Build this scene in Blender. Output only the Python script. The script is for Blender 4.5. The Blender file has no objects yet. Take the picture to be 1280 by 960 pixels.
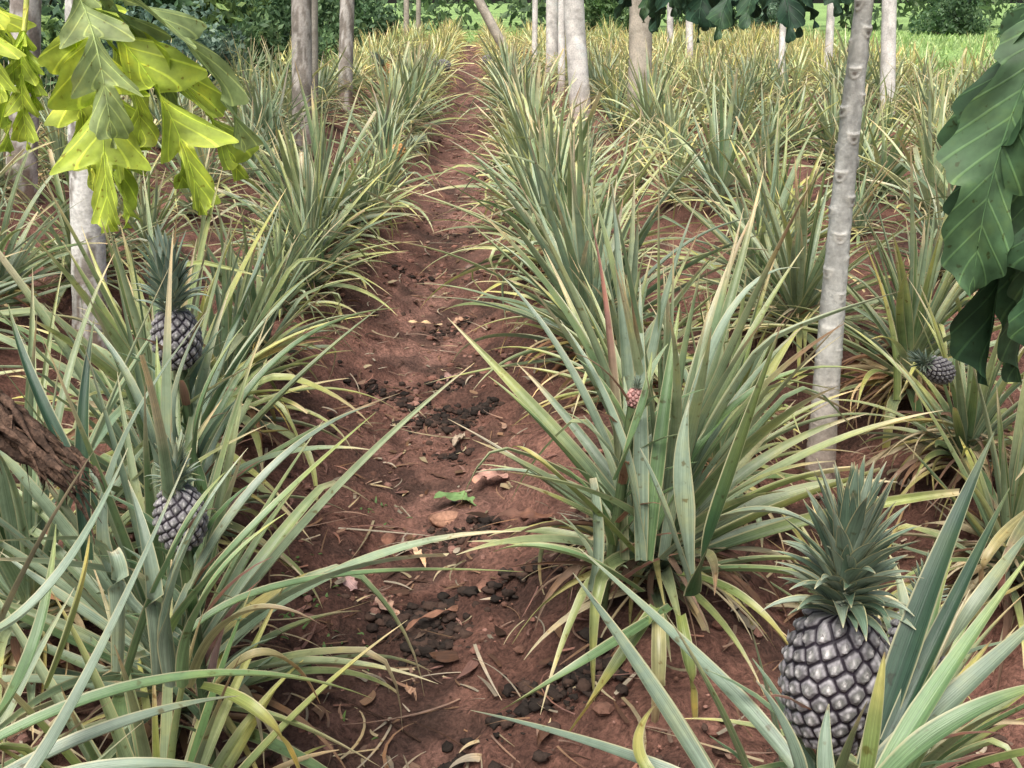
import bpy, math, random
import numpy as np
from mathutils import Vector, Matrix

rs = np.random.RandomState(7)
random.seed(7)
scene = bpy.context.scene
GA = math.radians(137.508)

# ------------------------------------------------------------------ camera
PITCH = math.radians(20.3)
CAMZ = 1.45
cam = bpy.data.cameras.new("camera")
camo = bpy.data.objects.new("camera", cam)
scene.collection.objects.link(camo)
camo.location = (0, 0, CAMZ)
camo.rotation_euler = (math.pi/2 - PITCH, 0, 0)
cam.sensor_width = 36
cam.lens = 36.56
cam.clip_start = 0.05
cam.clip_end = 600
scene.camera = camo

def survey(px, py, t):
    """world position of a point sighted in the reference at distance t"""
    x = (px-640)/1300.0
    y = -(py-480)/1300.0
    return np.array([t*x, t*(math.cos(PITCH)+y*math.sin(PITCH)), CAMZ+t*(-math.sin(PITCH)+y*math.cos(PITCH))])

# ------------------------------------------------------------------ noise
def _h(ix, iy, s):
    v = np.sin(ix*127.1+iy*311.7+s*74.7)*43758.5453
    return v-np.floor(v)
def vn(x, y, s=0):
    ix = np.floor(x); iy = np.floor(y)
    fx = x-ix; fy = y-iy
    fx = fx*fx*(3-2*fx); fy = fy*fy*(3-2*fy)
    a = _h(ix, iy, s); b = _h(ix+1, iy, s); c = _h(ix, iy+1, s); d = _h(ix+1, iy+1, s)
    return (a*(1-fx)+b*fx)*(1-fy)+(c*(1-fx)+d*fx)*fy
def fbm(x, y, o=4, s=0):
    r = 0; a = .5; n = 0
    for i in range(o):
        r = r+a*vn(x, y, s+i*3.1); n += a
        x = x*2.03+1.7; y = y*2.03+9.2; a *= .5
    return r/n-.5
def sst(a, b, x):
    t = np.clip((x-a)/(b-a), 0, 1)
    return t*t*(3-2*t)
def lerp(a, b, t): return a+(b-a)*t

def terrain(x, y):
    x = np.asarray(x, float); y = np.asarray(y, float)
    u = x+.03*y
    ph = np.where(u > .45, (u-.45)/1.15, np.where(u > -.90, (u-.45)/1.35, -1+(u+.90)/1.2))
    f = 1-sst(30, 45, y)
    h = .12*np.cos(2*np.pi*ph)*f
    h = h+.05*fbm(x*1.3, y*1.3, 3, 1)+.065*fbm(x*5, y*5, 3, 2)+.060*fbm(x*17, y*17, 4, 4)
    return h
def tz(x, y): return float(terrain(np.array([x]), np.array([y]))[0])

# ------------------------------------------------------------------ mesh builder (quads)
class MB:
    def __init__(s): s.V=[]; s.F=[]; s.UV=[]; s.C=[]; s.M=[]; s.n=0
    def grid(s, pos, uv, col, close=False, mat=0):
        n, m = pos.shape[:2]
        idx = np.arange(n*m).reshape(n, m)+s.n
        if close: idx = np.concatenate([idx, idx[:, :1]], 1)
        f = np.stack([idx[:-1, :-1], idx[:-1, 1:], idx[1:, 1:], idx[1:, :-1]], -1).reshape(-1, 4)
        s.V.append(pos.reshape(-1, 3)); s.UV.append(uv.reshape(-1, 2)); s.C.append(col.reshape(-1, 3))
        s.F.append(f); s.M.append(np.full(len(f), mat)); s.n += n*m
    def raw(s, V, F, UV, C, mat=0):
        s.V.append(V); s.UV.append(UV); s.C.append(C); s.F.append(F+s.n)
        s.M.append(np.full(len(F), mat)); s.n += len(V)
    def arrays(s):
        return (np.concatenate(s.V), np.concatenate(s.F), np.concatenate(s.UV), np.concatenate(s.C), np.concatenate(s.M))
    def mesh(s, name, mats, smooth=True):
        V, F, UV, C, M = s.arrays()
        me = bpy.data.meshes.new(name)
        me.vertices.add(len(V)); me.vertices.foreach_set("co", V.astype(np.float32).ravel())
        me.loops.add(len(F)*4); me.loops.foreach_set("vertex_index", F.astype(np.int32).ravel())
        me.polygons.add(len(F))
        me.polygons.foreach_set("loop_start", np.arange(0, len(F)*4, 4, dtype=np.int32))
        me.polygons.foreach_set("material_index", M.astype(np.int32))
        me.polygons.foreach_set("use_smooth", np.full(len(F), smooth))
        uvl = me.uv_layers.new(name="UVMap")
        uvl.data.foreach_set("uv", UV[F.ravel()].astype(np.float32).ravel())
        ca = me.color_attributes.new("Col", 'FLOAT_COLOR', 'POINT')
        ca.data.foreach_set("color", np.concatenate([C, np.ones((len(C), 1))], 1).astype(np.float32).ravel())
        for m in (mats if isinstance(mats, list) else [mats]): me.materials.append(m)
        me.update(); me.validate()
        return me

def nrmz(a): return a/np.maximum(np.linalg.norm(a, axis=-1, keepdims=True), 1e-9)

def strip(mb, P, S, w, m, fold, col, fwd=0, twist=None, mat=0, wave=0, rng=None):
    n = len(P)
    T = nrmz(np.gradient(P, axis=0))
    S = nrmz(S-T*np.sum(S*T, -1, keepdims=True))
    N = np.cross(S, T)
    if twist is not None:
        c = np.cos(twist)[:, None]; s_ = np.sin(twist)[:, None]
        S, N = S*c+N*s_, N*c-S*s_
    q = np.linspace(-1, 1, m)
    a = np.abs(q)
    pos = (P[:, None]+S[:, None]*((w[:, None]*q)*math.cos(fold))[..., None]
           + N[:, None]*((w[:, None]*a**1.3)*math.sin(fold))[..., None]
           + T[:, None]*((w[:, None]*a)*fwd)[..., None])
    if wave:
        ph = (rng or rs).rand()*6
        sv = np.linspace(0, 1, n)
        pos = pos+N[:, None]*(wave*np.sin(sv*17+ph)[:, None]*q[None])[..., None]
    uv = np.stack(np.broadcast_arrays((q*.5+.5)[None, :], np.linspace(0, 1, n)[:, None]), -1)
    c = np.repeat(col[:, None], m, 1)
    mb.grid(pos, uv, c, mat=mat)

# leaf colours (linear)
GA1 = np.array([.100, .190, .072]); GA2 = np.array([.300, .385, .265]); GY = np.array([.54, .56, .18])
GR = np.array([.42, .21, .16]); TAN = np.array([.68, .55, .34]); BR = np.array([.34, .20, .12]); PALE = np.array([.46, .54, .36])

def leafcol(rng, n, t, yel=.3, blue=.5, dark=1.0):
    s = np.linspace(0, 1, n)[:, None]
    base = lerp(GA1, GA2, np.clip(blue+rng.uniform(-.5, .5), 0, 1))*dark*rng.uniform(.78, 1.22)
    c = np.repeat(base[None], n, 0)
    y = np.clip(yel*(.4+t)*rng.uniform(0, 1.8), 0, 1)
    c = lerp(c, GY[None], y*sst(.1, .9, s))
    c = lerp(c, PALE[None]*rng.uniform(.6, 1), .5*(1-sst(0, .25, s)))
    r = rng.rand()
    if r < .06: c = lerp(c, GR[None], .6*sst(.35, .95, s))
    e = rng.uniform(.80, 1.02)
    c = lerp(c, (TAN if rng.rand() < .88 else BR)[None], .85*sst(e-.12, e+.03, s))
    return c

def leaf(mb, rng, base, az, el0, L, W, bend, n=14, m=5, fold=.45, col=None, tw=0, kink=None, azd=0, pw=1.5, cut=1.0):
    s = np.linspace(0, 1, n)
    el = el0-bend*s**pw
    if kink is not None:
        el = el-kink[1]*sst(kink[0]-.02, kink[0]+.05, s)
    a = az+azd*s
    D = np.stack([np.cos(el)*np.cos(a), np.cos(el)*np.sin(a), np.sin(el)], -1)
    P = np.zeros((n, 3)); P[1:] = np.cumsum((D[1:]+D[:-1])*.5*L/(n-1), 0); P += base
    S = np.stack([np.sin(a), -np.cos(a), 0*a], -1)
    sc = s*cut
    w = W*.5*(.80+.3*np.minimum(sc*3, 1))*(1-sc**1.6)+.0006
    twv = tw*s
    strip(mb, P, S, w, m, fold, col, twist=twv)

def rosette(mb, rng, n, L0, W0, lod=0, yel=.3, blue=.5, h=.18, dark=1.0, spread=1.0, elmin=12, outer=.62, lean=0):
    seg, ac = [(15, 5), (9, 3), (6, 3)][lod]
    a0 = rng.rand()*6.28
    for i in range(n):
        t = i/(n-1)
        az = a0+i*GA+rng.normal(0, .18)
        el = math.radians(lerp(86, elmin, t**.90*spread))+rng.normal(0, .11)
        L = L0*(.70+.30*math.sin(math.pi*min(1, .2+1.2*t)) if t < .45 else lerp(1.0, outer, (t-.45)/.55))*rng.uniform(.7, 1.18)
        bend = lerp(.08, 1.10, t)*rng.uniform(.2, 1.5)
        W = W0*rng.uniform(.7, 1.12)
        b = np.array([math.cos(az)*.018*(1+t), math.sin(az)*.018*(1+t), lerp(h, .05, t)])
        k = None
        if rng.rand() < .10+.14*t: k = (rng.uniform(.4, .8), rng.uniform(.5, 1.8))
        col = leafcol(rng, seg, t, yel, blue, dark)
        leaf(mb, rng, b, az, el, L, W, bend, seg, ac, rng.uniform(.35, .85), col, rng.normal(0, .5), k, rng.normal(0, .28),
             cut=(rng.uniform(.6, .85) if rng.rand() < .03 else 1))

def dryskirt(mb, rng, n, L0, lod=0):
    seg, ac = [(12, 4), (7, 3), (5, 2)][lod]
    for i in range(n):
        az = rng.rand()*6.28
        L = L0*rng.uniform(.4, 1.0)
        el = rng.uniform(-.2, .8)
        bend = rng.uniform(.9, 2.0)
        c0 = [TAN, BR, np.array([.42, .27, .19]), np.array([.50, .44, .18]), np.array([.68, .56, .36]), np.array([.16, .09, .06])][rng.randint(6)]
        s = np.linspace(0, 1, seg)[:, None]
        col = np.repeat(c0[None]*rng.uniform(.6, 1.05), seg, 0)
        col = lerp(col, GA2[None], .7*(1-sst(.05, .35, s))*(rng.rand() < .5))
        b = np.array([math.cos(az)*.03, math.sin(az)*.03, rng.uniform(.03, .16)])
        leaf(mb, rng, b, az, el, L, .028*rng.uniform(.4, 1.1), bend, seg, ac, rng.uniform(.2, 1.2), col, rng.normal(0, 2.2), None, rng.normal(0, .8), pw=1.1)

def blade(mb, pts, W, col, m=5, fold=.6, n=18, side=None, cut=1.0, twist=0):
    """one long leaf through three positions"""
    p = [np.array(q, float) for q in pts]
    s = np.linspace(0, 1, n)[:, None]
    c = 2*p[1]-.5*(p[0]+p[2])
    P = (1-s)**2*p[0]+2*s*(1-s)*c+s*s*p[2]
    T = nrmz(np.gradient(P, axis=0))
    if side is None:
        view = nrmz(P-np.array([0, 0, CAMZ]))*.35+np.array([0, 0, -1.0])*.65
        S = np.cross(T, -view)
    else: S = np.repeat(np.array(side, float)[None], n, 0)
    S = nrmz(S)
    sc = s[:, 0]*cut
    w = W*.5*(.75+.35*np.minimum(sc*3, 1))*(1-sc**2.0)+.0006
    strip(mb, P, S, w, m, fold, col, twist=twist*s[:, 0])

def tube(mb, P, R, k=10, col=(.2, .2, .2), mat=0):
    n = len(P)
    T = nrmz(np.gradient(P, axis=0))
    ref = np.array([0, 0, 1.0]) if abs(T[0][2]) < .9 else np.array([1.0, 0, 0])
    A = nrmz(np.cross(T, ref)); B = np.cross(T, A)
    th = np.linspace(0, 2*np.pi, k, endpoint=False)
    R = np.broadcast_to(R, (n,))
    pos = P[:, None]+(A[:, None]*np.cos(th)[None, :, None]+B[:, None]*np.sin(th)[None, :, None])*R[:, None, None]
    uv = np.stack(np.broadcast_arrays((th/6.2832)[None], np.linspace(0, 1, n)[:, None]), -1)
    c = np.broadcast_to(np.asarray(col, float), (n, k, 3)) if np.ndim(col) == 1 else np.repeat(np.asarray(col)[:, None], k, 1)
    mb.grid(pos, uv, c, close=True, mat=mat)

# ------------------------------------------------------------------ materials
def nt(name):
    m = bpy.data.materials.new(name); m.use_nodes = True
    t = m.node_tree; t.nodes.clear()
    out = t.nodes.new("ShaderNodeOutputMaterial")
    return m, t, out
def N(t, typ, **kw):
    n = t.nodes.new(typ)
    for k, v in kw.items():
        if k in ("inp",):
            for a, b in v.items(): n.inputs[a].default_value = b
        else: setattr(n, k, v)
    return n
def mult(t, a, b, fac=1.0):
    n = N(t, "ShaderNodeMix", data_type='RGBA', blend_type='MULTIPLY'); n.inputs[0].default_value = fac
    t.links.new(a, n.inputs[6]); t.links.new(b, n.inputs[7]); return n.outputs[2]
def ramp(t, fac, stops):
    r = N(t, "ShaderNodeValToRGB"); e = r.color_ramp.elements
    e[0].position, e[0].color = stops[0][0], (*stops[0][1], 1)
    e[1].position, e[1].color = stops[-1][0], (*stops[-1][1], 1)
    for p, c in stops[1:-1]:
        x = e.new(p); x.color = (*c, 1)
    t.links.new(fac, r.inputs[0]); return r.outputs[0]
def g(v): return (v, v, v)

def leaf_material(name, rough=.42, trans=.16, margin=True, streak=(26, 1.6), objvar=True, spec=.5, veins=False):
    m, t, out = nt(name)
    at = N(t, "ShaderNodeAttribute", attribute_name="Col")
    uv = N(t, "ShaderNodeTexCoord")
    mp = N(t, "ShaderNodeMapping"); mp.inputs['Scale'].default_value = (streak[0], streak[1], 1)
    t.links.new(uv.outputs['UV'], mp.inputs[0])
    geo = N(t, "ShaderNodeNewGeometry")
    no = N(t, "ShaderNodeTexNoise", inp={'Scale': 1.0, 'Detail': 3.0}); t.links.new(mp.outputs[0], no.inputs['Vector'])
    c = mult(t, at.outputs['Color'], ramp(t, no.outputs['Fac'], [(.3, g(.62)), (.7, g(1.35))]))
    n2 = N(t, "ShaderNodeTexNoise", inp={'Scale': 9.0, 'Detail': 5.0, 'Roughness': .65}); t.links.new(geo.outputs['Position'], n2.inputs['Vector'])
    c = mult(t, c, ramp(t, n2.outputs['Fac'], [(.32, (.68, .72, .70)), (.52, (1, 1, 1)), (.72, (1.4, 1.22, .95))]))
    n3 = N(t, "ShaderNodeTexNoise", inp={'Scale': 60.0, 'Detail': 2.0}); t.links.new(geo.outputs['Position'], n3.inputs['Vector'])
    c = mult(t, c, ramp(t, n3.outputs['Fac'], [(.27, (.6, .47, .35)), (.34, (1, 1, 1)), (.7, (1.08, 1.08, 1.1))]))
    sx = N(t, "ShaderNodeSeparateXYZ"); t.links.new(uv.outputs['UV'], sx.inputs[0])
    if margin:
        a = N(t, "ShaderNodeMath", operation='SUBTRACT'); a.inputs[1].default_value = .5; t.links.new(sx.outputs[0], a.inputs[0])
        b = N(t, "ShaderNodeMath", operation='ABSOLUTE'); t.links.new(a.outputs[0], b.inputs[0])
        f = ramp(t, b.outputs[0], [(.42, g(0)), (.47, g(.8))])
        mx = N(t, "ShaderNodeMix", data_type='RGBA'); t.links.new(f, mx.inputs[0]); t.links.new(c, mx.inputs[6])
        mx.inputs[7].default_value = (.52, .49, .28, 1); c = mx.outputs[2]
    if objvar:
        oi = N(t, "ShaderNodeObjectInfo")
        c = mult(t, c, ramp(t, oi.outputs['Random'], [(0, (.80, .84, .84)), (.5, (1, 1, 1)), (1, (1.18, 1.10, .98))]))
    hgt = no.outputs['Fac']
    if veins:
        a = N(t, "ShaderNodeMath", operation='SUBTRACT'); a.inputs[1].default_value = .5; t.links.new(sx.outputs[0], a.inputs[0])
        b = N(t, "ShaderNodeMath", operation='ABSOLUTE'); t.links.new(a.outputs[0], b.inputs[0])
        k1 = N(t, "ShaderNodeMath", operation='MULTIPLY_ADD'); k1.inputs[1].default_value = -.16; t.links.new(b.outputs[0], k1.inputs[0]); t.links.new(sx.outputs[1], k1.inputs[2])
        k2 = N(t, "ShaderNodeMath", operation='MULTIPLY'); k2.inputs[1].default_value = 75; t.links.new(k1.outputs[0], k2.inputs[0])
        k3 = N(t, "ShaderNodeMath", operation='SINE'); t.links.new(k2.outputs[0], k3.inputs[0])
        vf = ramp(t, k3.outputs[0], [(.86, g(1)), (.99, (1.8, 1.7, 1.5))])
        c = mult(t, c, vf)
        hgt = vf
    p = N(t, "ShaderNodeBsdfPrincipled", inp={'Roughness': rough, 'Specular IOR Level': spec})
    t.links.new(c, p.inputs['Base Color'])
    bp = N(t, "ShaderNodeBump", inp={'Strength': .4, 'Distance': .002}); t.links.new(hgt, bp.inputs['Height'])
    t.links.new(bp.outputs[0], p.inputs['Normal'])
    tr = N(t, "ShaderNodeBsdfTranslucent"); t.links.new(c, tr.inputs[0])
    mx = N(t, "ShaderNodeMixShader"); mx.inputs[0].default_value = trans
    t.links.new(p.outputs[0], mx.inputs[1]); t.links.new(tr.outputs[0], mx.inputs[2])
    t.links.new(mx.outputs[0], out.inputs[0])
    return m

M_LEAF = leaf_material("pineapple_leaf", rough=.38, trans=.27, spec=.7)
M_DRY = leaf_material("dry_leaf", rough=.75, trans=.15, margin=False, spec=.2)
M_CROWN = leaf_material("crown_leaf", rough=.42, trans=.15, streak=(8, 2))
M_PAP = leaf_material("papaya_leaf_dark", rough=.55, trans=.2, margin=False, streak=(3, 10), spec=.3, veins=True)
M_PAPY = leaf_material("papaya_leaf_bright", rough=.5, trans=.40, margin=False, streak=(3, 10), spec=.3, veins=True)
M_BUSH = leaf_material("shrub_leaf", rough=.55, trans=.3, margin=False, streak=(3, 3), spec=.3)

def rough_material(name, scale=40, bump=.5, dist=.01, rough=.85, lo=.7, hi=1.25, blotch=None, tex='Object'):
    m, t, out = nt(name)
    at = N(t, "ShaderNodeAttribute", attribute_name="Col")
    tc = N(t, "ShaderNodeTexCoord")
    no = N(t, "ShaderNodeTexNoise", inp={'Scale': scale, 'Detail': 7.0, 'Roughness': .65}); t.links.new(tc.outputs['Object'], no.inputs['Vector'])
    n2 = N(t, "ShaderNodeTexNoise", inp={'Scale': scale/9, 'Detail': 5.0, 'Roughness': .6}); t.links.new(tc.outputs['Object'], n2.inputs['Vector'])
    c = mult(t, at.outputs['Color'], ramp(t, no.outputs['Fac'], [(.3, g(lo)), (.7, g(hi))]))
    c = mult(t, c, ramp(t, n2.outputs['Fac'], blotch or [(.3, (.66, .64, .64)), (.7, (1.2, 1.18, 1.15))]))
    p = N(t, "ShaderNodeBsdfPrincipled", inp={'Roughness': rough, 'Specular IOR Level': .25}); t.links.new(c, p.inputs['Base Color'])
    b = N(t, "ShaderNodeBump", inp={'Strength': bump, 'Distance': dist}); t.links.new(no.outputs['Fac'], b.inputs['Height'])
    t.links.new(b.outputs[0], p.inputs['Normal']); t.links.new(p.outputs[0], out.inputs[0])
    return m
M_SOIL = rough_material("red_soil", 75, 1.0, .03, .92, .42, 1.5)
M_BARK = rough_material("papaya_bark", 60, .6, .006, .75, .72, 1.22, [(.32, (.72, .71, .69)), (.5, (.97, .97, .97)), (.62, (1.12, 1.11, 1.10))])
M_CLOD = rough_material("soil_clod", 90, .8, .006, .95)
M_FRUIT = rough_material("pineapple_skin", 160, .3, .002, .5, .7, 1.25)
M_DEAD = rough_material("dead_bark", 70, 1.0, .02, .9, .35, 1.6)

# ------------------------------------------------------------------ object helpers
def add(name, data, loc=(0, 0, 0), rot=(0, 0, 0), sc=1.0, parent=None, label=None, category=None, group=None, kind=None):
    o = bpy.data.objects.new(name, data)
    o.location = loc; o.rotation_euler = rot
    o.scale = (sc, sc, sc) if np.isscalar(sc) else sc
    if parent is not None: o.parent = parent
    if label: o["label"] = label
    if category: o["category"] = category
    if group: o["group"] = group
    if kind: o["kind"] = kind
    scene.collection.objects.link(o)
    return o

# ------------------------------------------------------------------ ground
def axis(fine0, fine1, step, lo, hi, growth):
    a = list(np.arange(fine0, fine1+1e-6, step))
    s = step; x = a[-1]
    while x < hi: s *= growth; x += s; a.append(x)
    s = step; x = a[0]; b = []
    while x > lo: s *= growth; x -= s; b.append(x)
    return np.array(b[::-1]+a)
gx = axis(-1.3, 1.6, .012, -220, 220, 1.045)
gy = axis(1.3, 4.6, .014, -30, 420, 1.017)
X, Y = np.meshgrid(gx, gy)
Z = terrain(X, Y)
def infield(x, y):
    """positive inside the planted area"""
    x = np.asarray(x, float); y = np.asarray(y, float)
    right = np.minimum(6.0+.075*y-x, 36-y)
    left = np.minimum(38-y, np.where(x < -3.5, 20+(x+3.5)*2.2-y, 99))
    return np.where(x > 0, right, left)
def soilcol(X, Y):
    n = fbm(X*2.2, Y*2.2, 4, 11); n2 = fbm(X*9, Y*9, 3, 13)
    u = X+.03*Y
    path = np.exp(-((u+.22)/.30)**2)
    c = np.array([.240, .120, .089])[None, None]*(1+1.0*n+.9*n2)[..., None]
    c = lerp(c, np.array([.37, .22, .178]), (.5*path*sst(-.15, .25, n+.3*n2+.05))[..., None])
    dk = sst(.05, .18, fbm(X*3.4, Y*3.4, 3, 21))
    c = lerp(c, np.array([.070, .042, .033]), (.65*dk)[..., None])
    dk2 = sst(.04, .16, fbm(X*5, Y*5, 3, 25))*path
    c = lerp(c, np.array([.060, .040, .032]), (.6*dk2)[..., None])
    return np.clip(c, .01, 1)
col = soilcol(X, Y)
gr = sst(.6, -.8, infield(X, Y)+fbm(X*.5, Y*.5, 3, 31)*3)
gr = np.where((Y < 7) & (np.abs(X) < 8), 0, gr)
gcol = np.array([.25, .39, .13])*(1+.9*fbm(X*.35, Y*.35, 3, 33))[..., None]
col = lerp(col, gcol, gr[..., None])
mb = MB()
mb.grid(np.stack([X, Y, Z], -1), np.stack([X, Y], -1)*.1, col)
add("ground", mb.mesh("ground", M_SOIL), kind="structure")

# path sheet in the furrow
pu = np.linspace(-.36, .36, 62); py_ = axis(1.0, 4.6, .014, .2, 40, 1.017)
U, PY = np.meshgrid(pu, py_)
wob = fbm(PY*1.1, PY*0+2, 3, 41)*.12
PX = U*(1+.3*fbm(PY*1.7+U, U*2, 2, 43))-.235-.03*PY+wob
off = .014-.036*sst(.20, .36, np.abs(U)+.08*fbm(PX*6, PY*6, 2, 44))
PZ = terrain(PX, PY)+off
pc = soilcol(PX, PY)*1.04
mb = MB(); mb.grid(np.stack([PX, PY, PZ], -1), np.stack([PX, PY], -1)*.1, pc)
add("dirt_path", mb.mesh("dirt_path", M_SOIL), kind="structure")

# ------------------------------------------------------------------ clods, litter
def blob(mb, rng, c, r, col, nu=8, nv=6, rough=.35, flat=.7, mat=0):
    th = np.linspace(0, 2*np.pi, nu, endpoint=False); ph = np.linspace(0.02, np.pi-.02, nv)
    TH, PH = np.meshgrid(th, ph)
    d = np.stack([np.sin(PH)*np.cos(TH), np.sin(PH)*np.sin(TH), np.cos(PH)], -1)
    k = rng.rand()*50
    rr = r*(1+rough*2*(fbm(d[..., 0]*1.9+k+d[..., 2], d[..., 1]*1.9+d[..., 2]+k, 3, 3)))
    pos = d*rr[..., None]*np.array([rng.uniform(.8, 1.3), rng.uniform(.8, 1.2), flat])+c
    mb.grid(pos, np.stack([TH/6.28, PH/3.14], -1), np.broadcast_to(np.asarray(col)*rng.uniform(.7, 1.2), (nv, nu, 3)), close=True, mat=mat)

def rand_ground(rng, n, onpath=.6, ymax=14):
    y = 1.3+(ymax-1.3)*rng.rand(n)**2.0
    u = np.where(rng.rand(n) < onpath, -.225+rng.normal(0, .19, n), rng.uniform(-.5, .5, n)*(1.2+y*.6))
    x = u-.03*y
    return x, y
mb = MB(); x, y = rand_ground(rs, 12000, .7)
keep = fbm(x*4, y*4, 2, 61) > .0
x = x[keep]; y = y[keep]; z = terrain(x, y)
for i in range(len(x)):
    r = .002+.014*rs.rand()**5
    blob(mb, rs, np.array([x[i], y[i], z[i]+.012+r*.2]), r*(1+y[i]*.05), [(.24, .12, .09), (.17, .09, .065), (.30, .165, .13), (.08, .05, .038)][rs.randint(4)], 6, 5)
add("soil_clods", mb.mesh("soil_clods", M_CLOD, False), kind="stuff", label="crumbs and small lumps of red soil along the furrow", category="soil")
# dark humus heaps
mb = MB()
for px, py, t_, sp, n in [(545, 492, 3.95, .045, 170), (583, 490, 3.95, .04, 150), (560, 525, 3.7, .035, 60), (520, 735, 2.7, .045, 220), (535, 772, 2.6, .035, 150), (570, 632, 3.1, .05, 120), (600, 628, 3.1, .03, 60), (550, 905, 2.15, .018, 40), (600, 945, 2.05, .02, 36), (560, 445, 4.4, .05, 80), (500, 460, 4.1, .05, 90), (690, 870, 2.25, .06, 120), (730, 850, 2.3, .05, 90), (505, 340, 6, .06, 50), (560, 385, 5.2, .07, 80), (590, 470, 4.0, .04, 50), (640, 740, 2.75, .04, 50), (480, 450, 4.2, .06, 60), (560, 270, 7.3, .10, 60)]:
    c = survey(px, py, t_)
    for j in range(n):
        xx, yy = c[0]+rs.normal(0, sp*1.25), c[1]+rs.normal(0, sp*.9)
        r = .003+.016*rs.rand()**2.3
        blob(mb, rs, np.array([xx, yy, tz(xx, yy)+.015+r*.25]), r, [(.045, .031, .025), (.030, .023, .019), (.075, .047, .036)][rs.randint(3)], 7, 6, .9, .6)
add("humus_lumps", mb.mesh("humus_lumps", M_CLOD), kind="stuff", label="dark crumbly humus lumps scattered on the red soil", category="soil")
# litter
mb = MB(); x, y = rand_ground(rs, 3200, .35, 16); z = terrain(x, y)
LC = [TAN, BR, np.array([.42, .27, .20]), np.array([.6, .5, .37]), np.array([.14, .075, .05]), np.array([.45, .24, .19])]
for i in range(len(x)):
    c0 = LC[rs.randint(6)]*rs.uniform(.4, .9)
    col = np.repeat(c0[None], 9, 0)
    if rs.rand() < .86:
        L = rs.uniform(.03, .14)*(1+(rs.rand() < .25)*1.6); W = rs.uniform(.002, .011)
    else:
        L = rs.uniform(.03, .08); W = L*rs.uniform(.3, .5)
    leaf(mb, rs, np.array([x[i], y[i], z[i]+.019]), rs.rand()*6.28, rs.uniform(-.05, .16), L, W, rs.uniform(0, .4), 9, 3, rs.uniform(.0, .6), col, rs.normal(0, .5), None, rs.normal(0, .9))
add("leaf_litter", mb.mesh("leaf_litter", M_DRY), kind="stuff", label="dry brown and tan leaf scraps strewn on red soil", category="leaf litter")

# single recognisable fallen leaves
def fallen(px, py, t_, L, W, az, col, label, n=16):
    c = survey(px, py, t_); x0, y0 = c[0], c[1]
    mb = MB(); cc = np.repeat(np.array(col)[None], n, 0)*(1+.5*(rs.rand(n)[:, None]-.5))
    s = np.linspace(0, 1, n)
    P = np.stack([(s-.5)*L*math.cos(az), (s-.5)*L*math.sin(az)+.012*np.sin(s*7), .008+.012*np.sin(s*3.1+.3)+.004*np.sin(s*13)], -1)
    S = np.repeat(np.array([[math.sin(az), -math.cos(az), 0]]), n, 0)
    w = W*.5*np.sin(np.pi*np.clip(s*.96+.02, 0, 1))**.7*(1+.25*np.sin(s*25)+.2*(rs.rand(n)-.5))
    strip(mb, P, S, w, 6, .3, cc, wave=.005)
    add("fallen_leaf", mb.mesh("fallen_leaf", M_DRY), (x0, y0, tz(x0, y0)+.026), label=label, category="leaf", group="fallen leaves in the furrow")
fallen(572, 578, 3.27, .16, .055, -.1, (.22, .34, .13), "pale green fallen leaf lying on red soil")
fallen(613, 562, 3.35, .13, .07, .6, (.38, .23, .20), "curled pinkish brown dry leaf on red soil")
fallen(563, 433, 4.45, .10, .06, 1.2, (.45, .27, .23), "curled pinkish brown dry leaf on red soil")
fallen(573, 520, 3.75, .13, .03, 1.3, (.55, .42, .31), "narrow tan dry leaf lying on red soil")
fallen(522, 655, 3.0, .15, .022, 1.9, (.55, .41, .30), "narrow tan dry leaf lying on red soil")
fallen(527, 378, 5.2, .20, .024, 0.05, (.60, .46, .30), "narrow tan dry leaf lying on red soil")
fallen(655, 665, 3.0, .18, .05, .2, (.22, .11, .08), "crumpled reddish brown dry leaf beside the furrow")
fallen(512, 825, 2.4, .07, .015, 2.0, (.5, .31, .21), "narrow tan dry leaf lying on red soil")
fallen(576, 375, 5.2, .13, .045, 1.0, (.42, .28, .21), "curled pinkish brown dry leaf on red soil")
fallen(545, 740, 2.68, .20, .02, .75, (.26, .14, .10), "long reddish brown dry leaf strip on red soil")
fallen(480, 725, 2.75, .09, .035, -.5, (.40, .27, .21), "curled pinkish brown dry leaf on red soil")
fallen(590, 300, 6.7, .14, .05, .3, (.36, .20, .16), "crumpled reddish brown dry leaf beside the furrow")
fallen(428, 676, 2.85, .14, .05, -.9, (.55, .36, .33), "curled pinkish brown dry leaf on red soil")
def stone(px, py, t_, r, col, label):
    c = survey(px, py, t_); mb = MB()
    blob(mb, rs, np.zeros(3), r, col, 18, 12, .25, .55)
    add("stone", mb.mesh("stone", M_CLOD), (c[0], c[1], tz(c[0], c[1])+r*.4), label=label, category="stone", group="stones in the furrow")
stone(556, 592, 3.2, .045, (.34, .19, .13), "rounded reddish brown stone on red soil")
stone(481, 610, 3.15, .03, (.32, .16, .11), "small rounded reddish stone on red soil")
stone(588, 320, 6.2, .035, (.20, .14, .12), "small grey brown stone on red soil")
stone(605, 700, 2.8, .022, (.27, .14, .10), "small rounded reddish stone on red soil")

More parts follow.
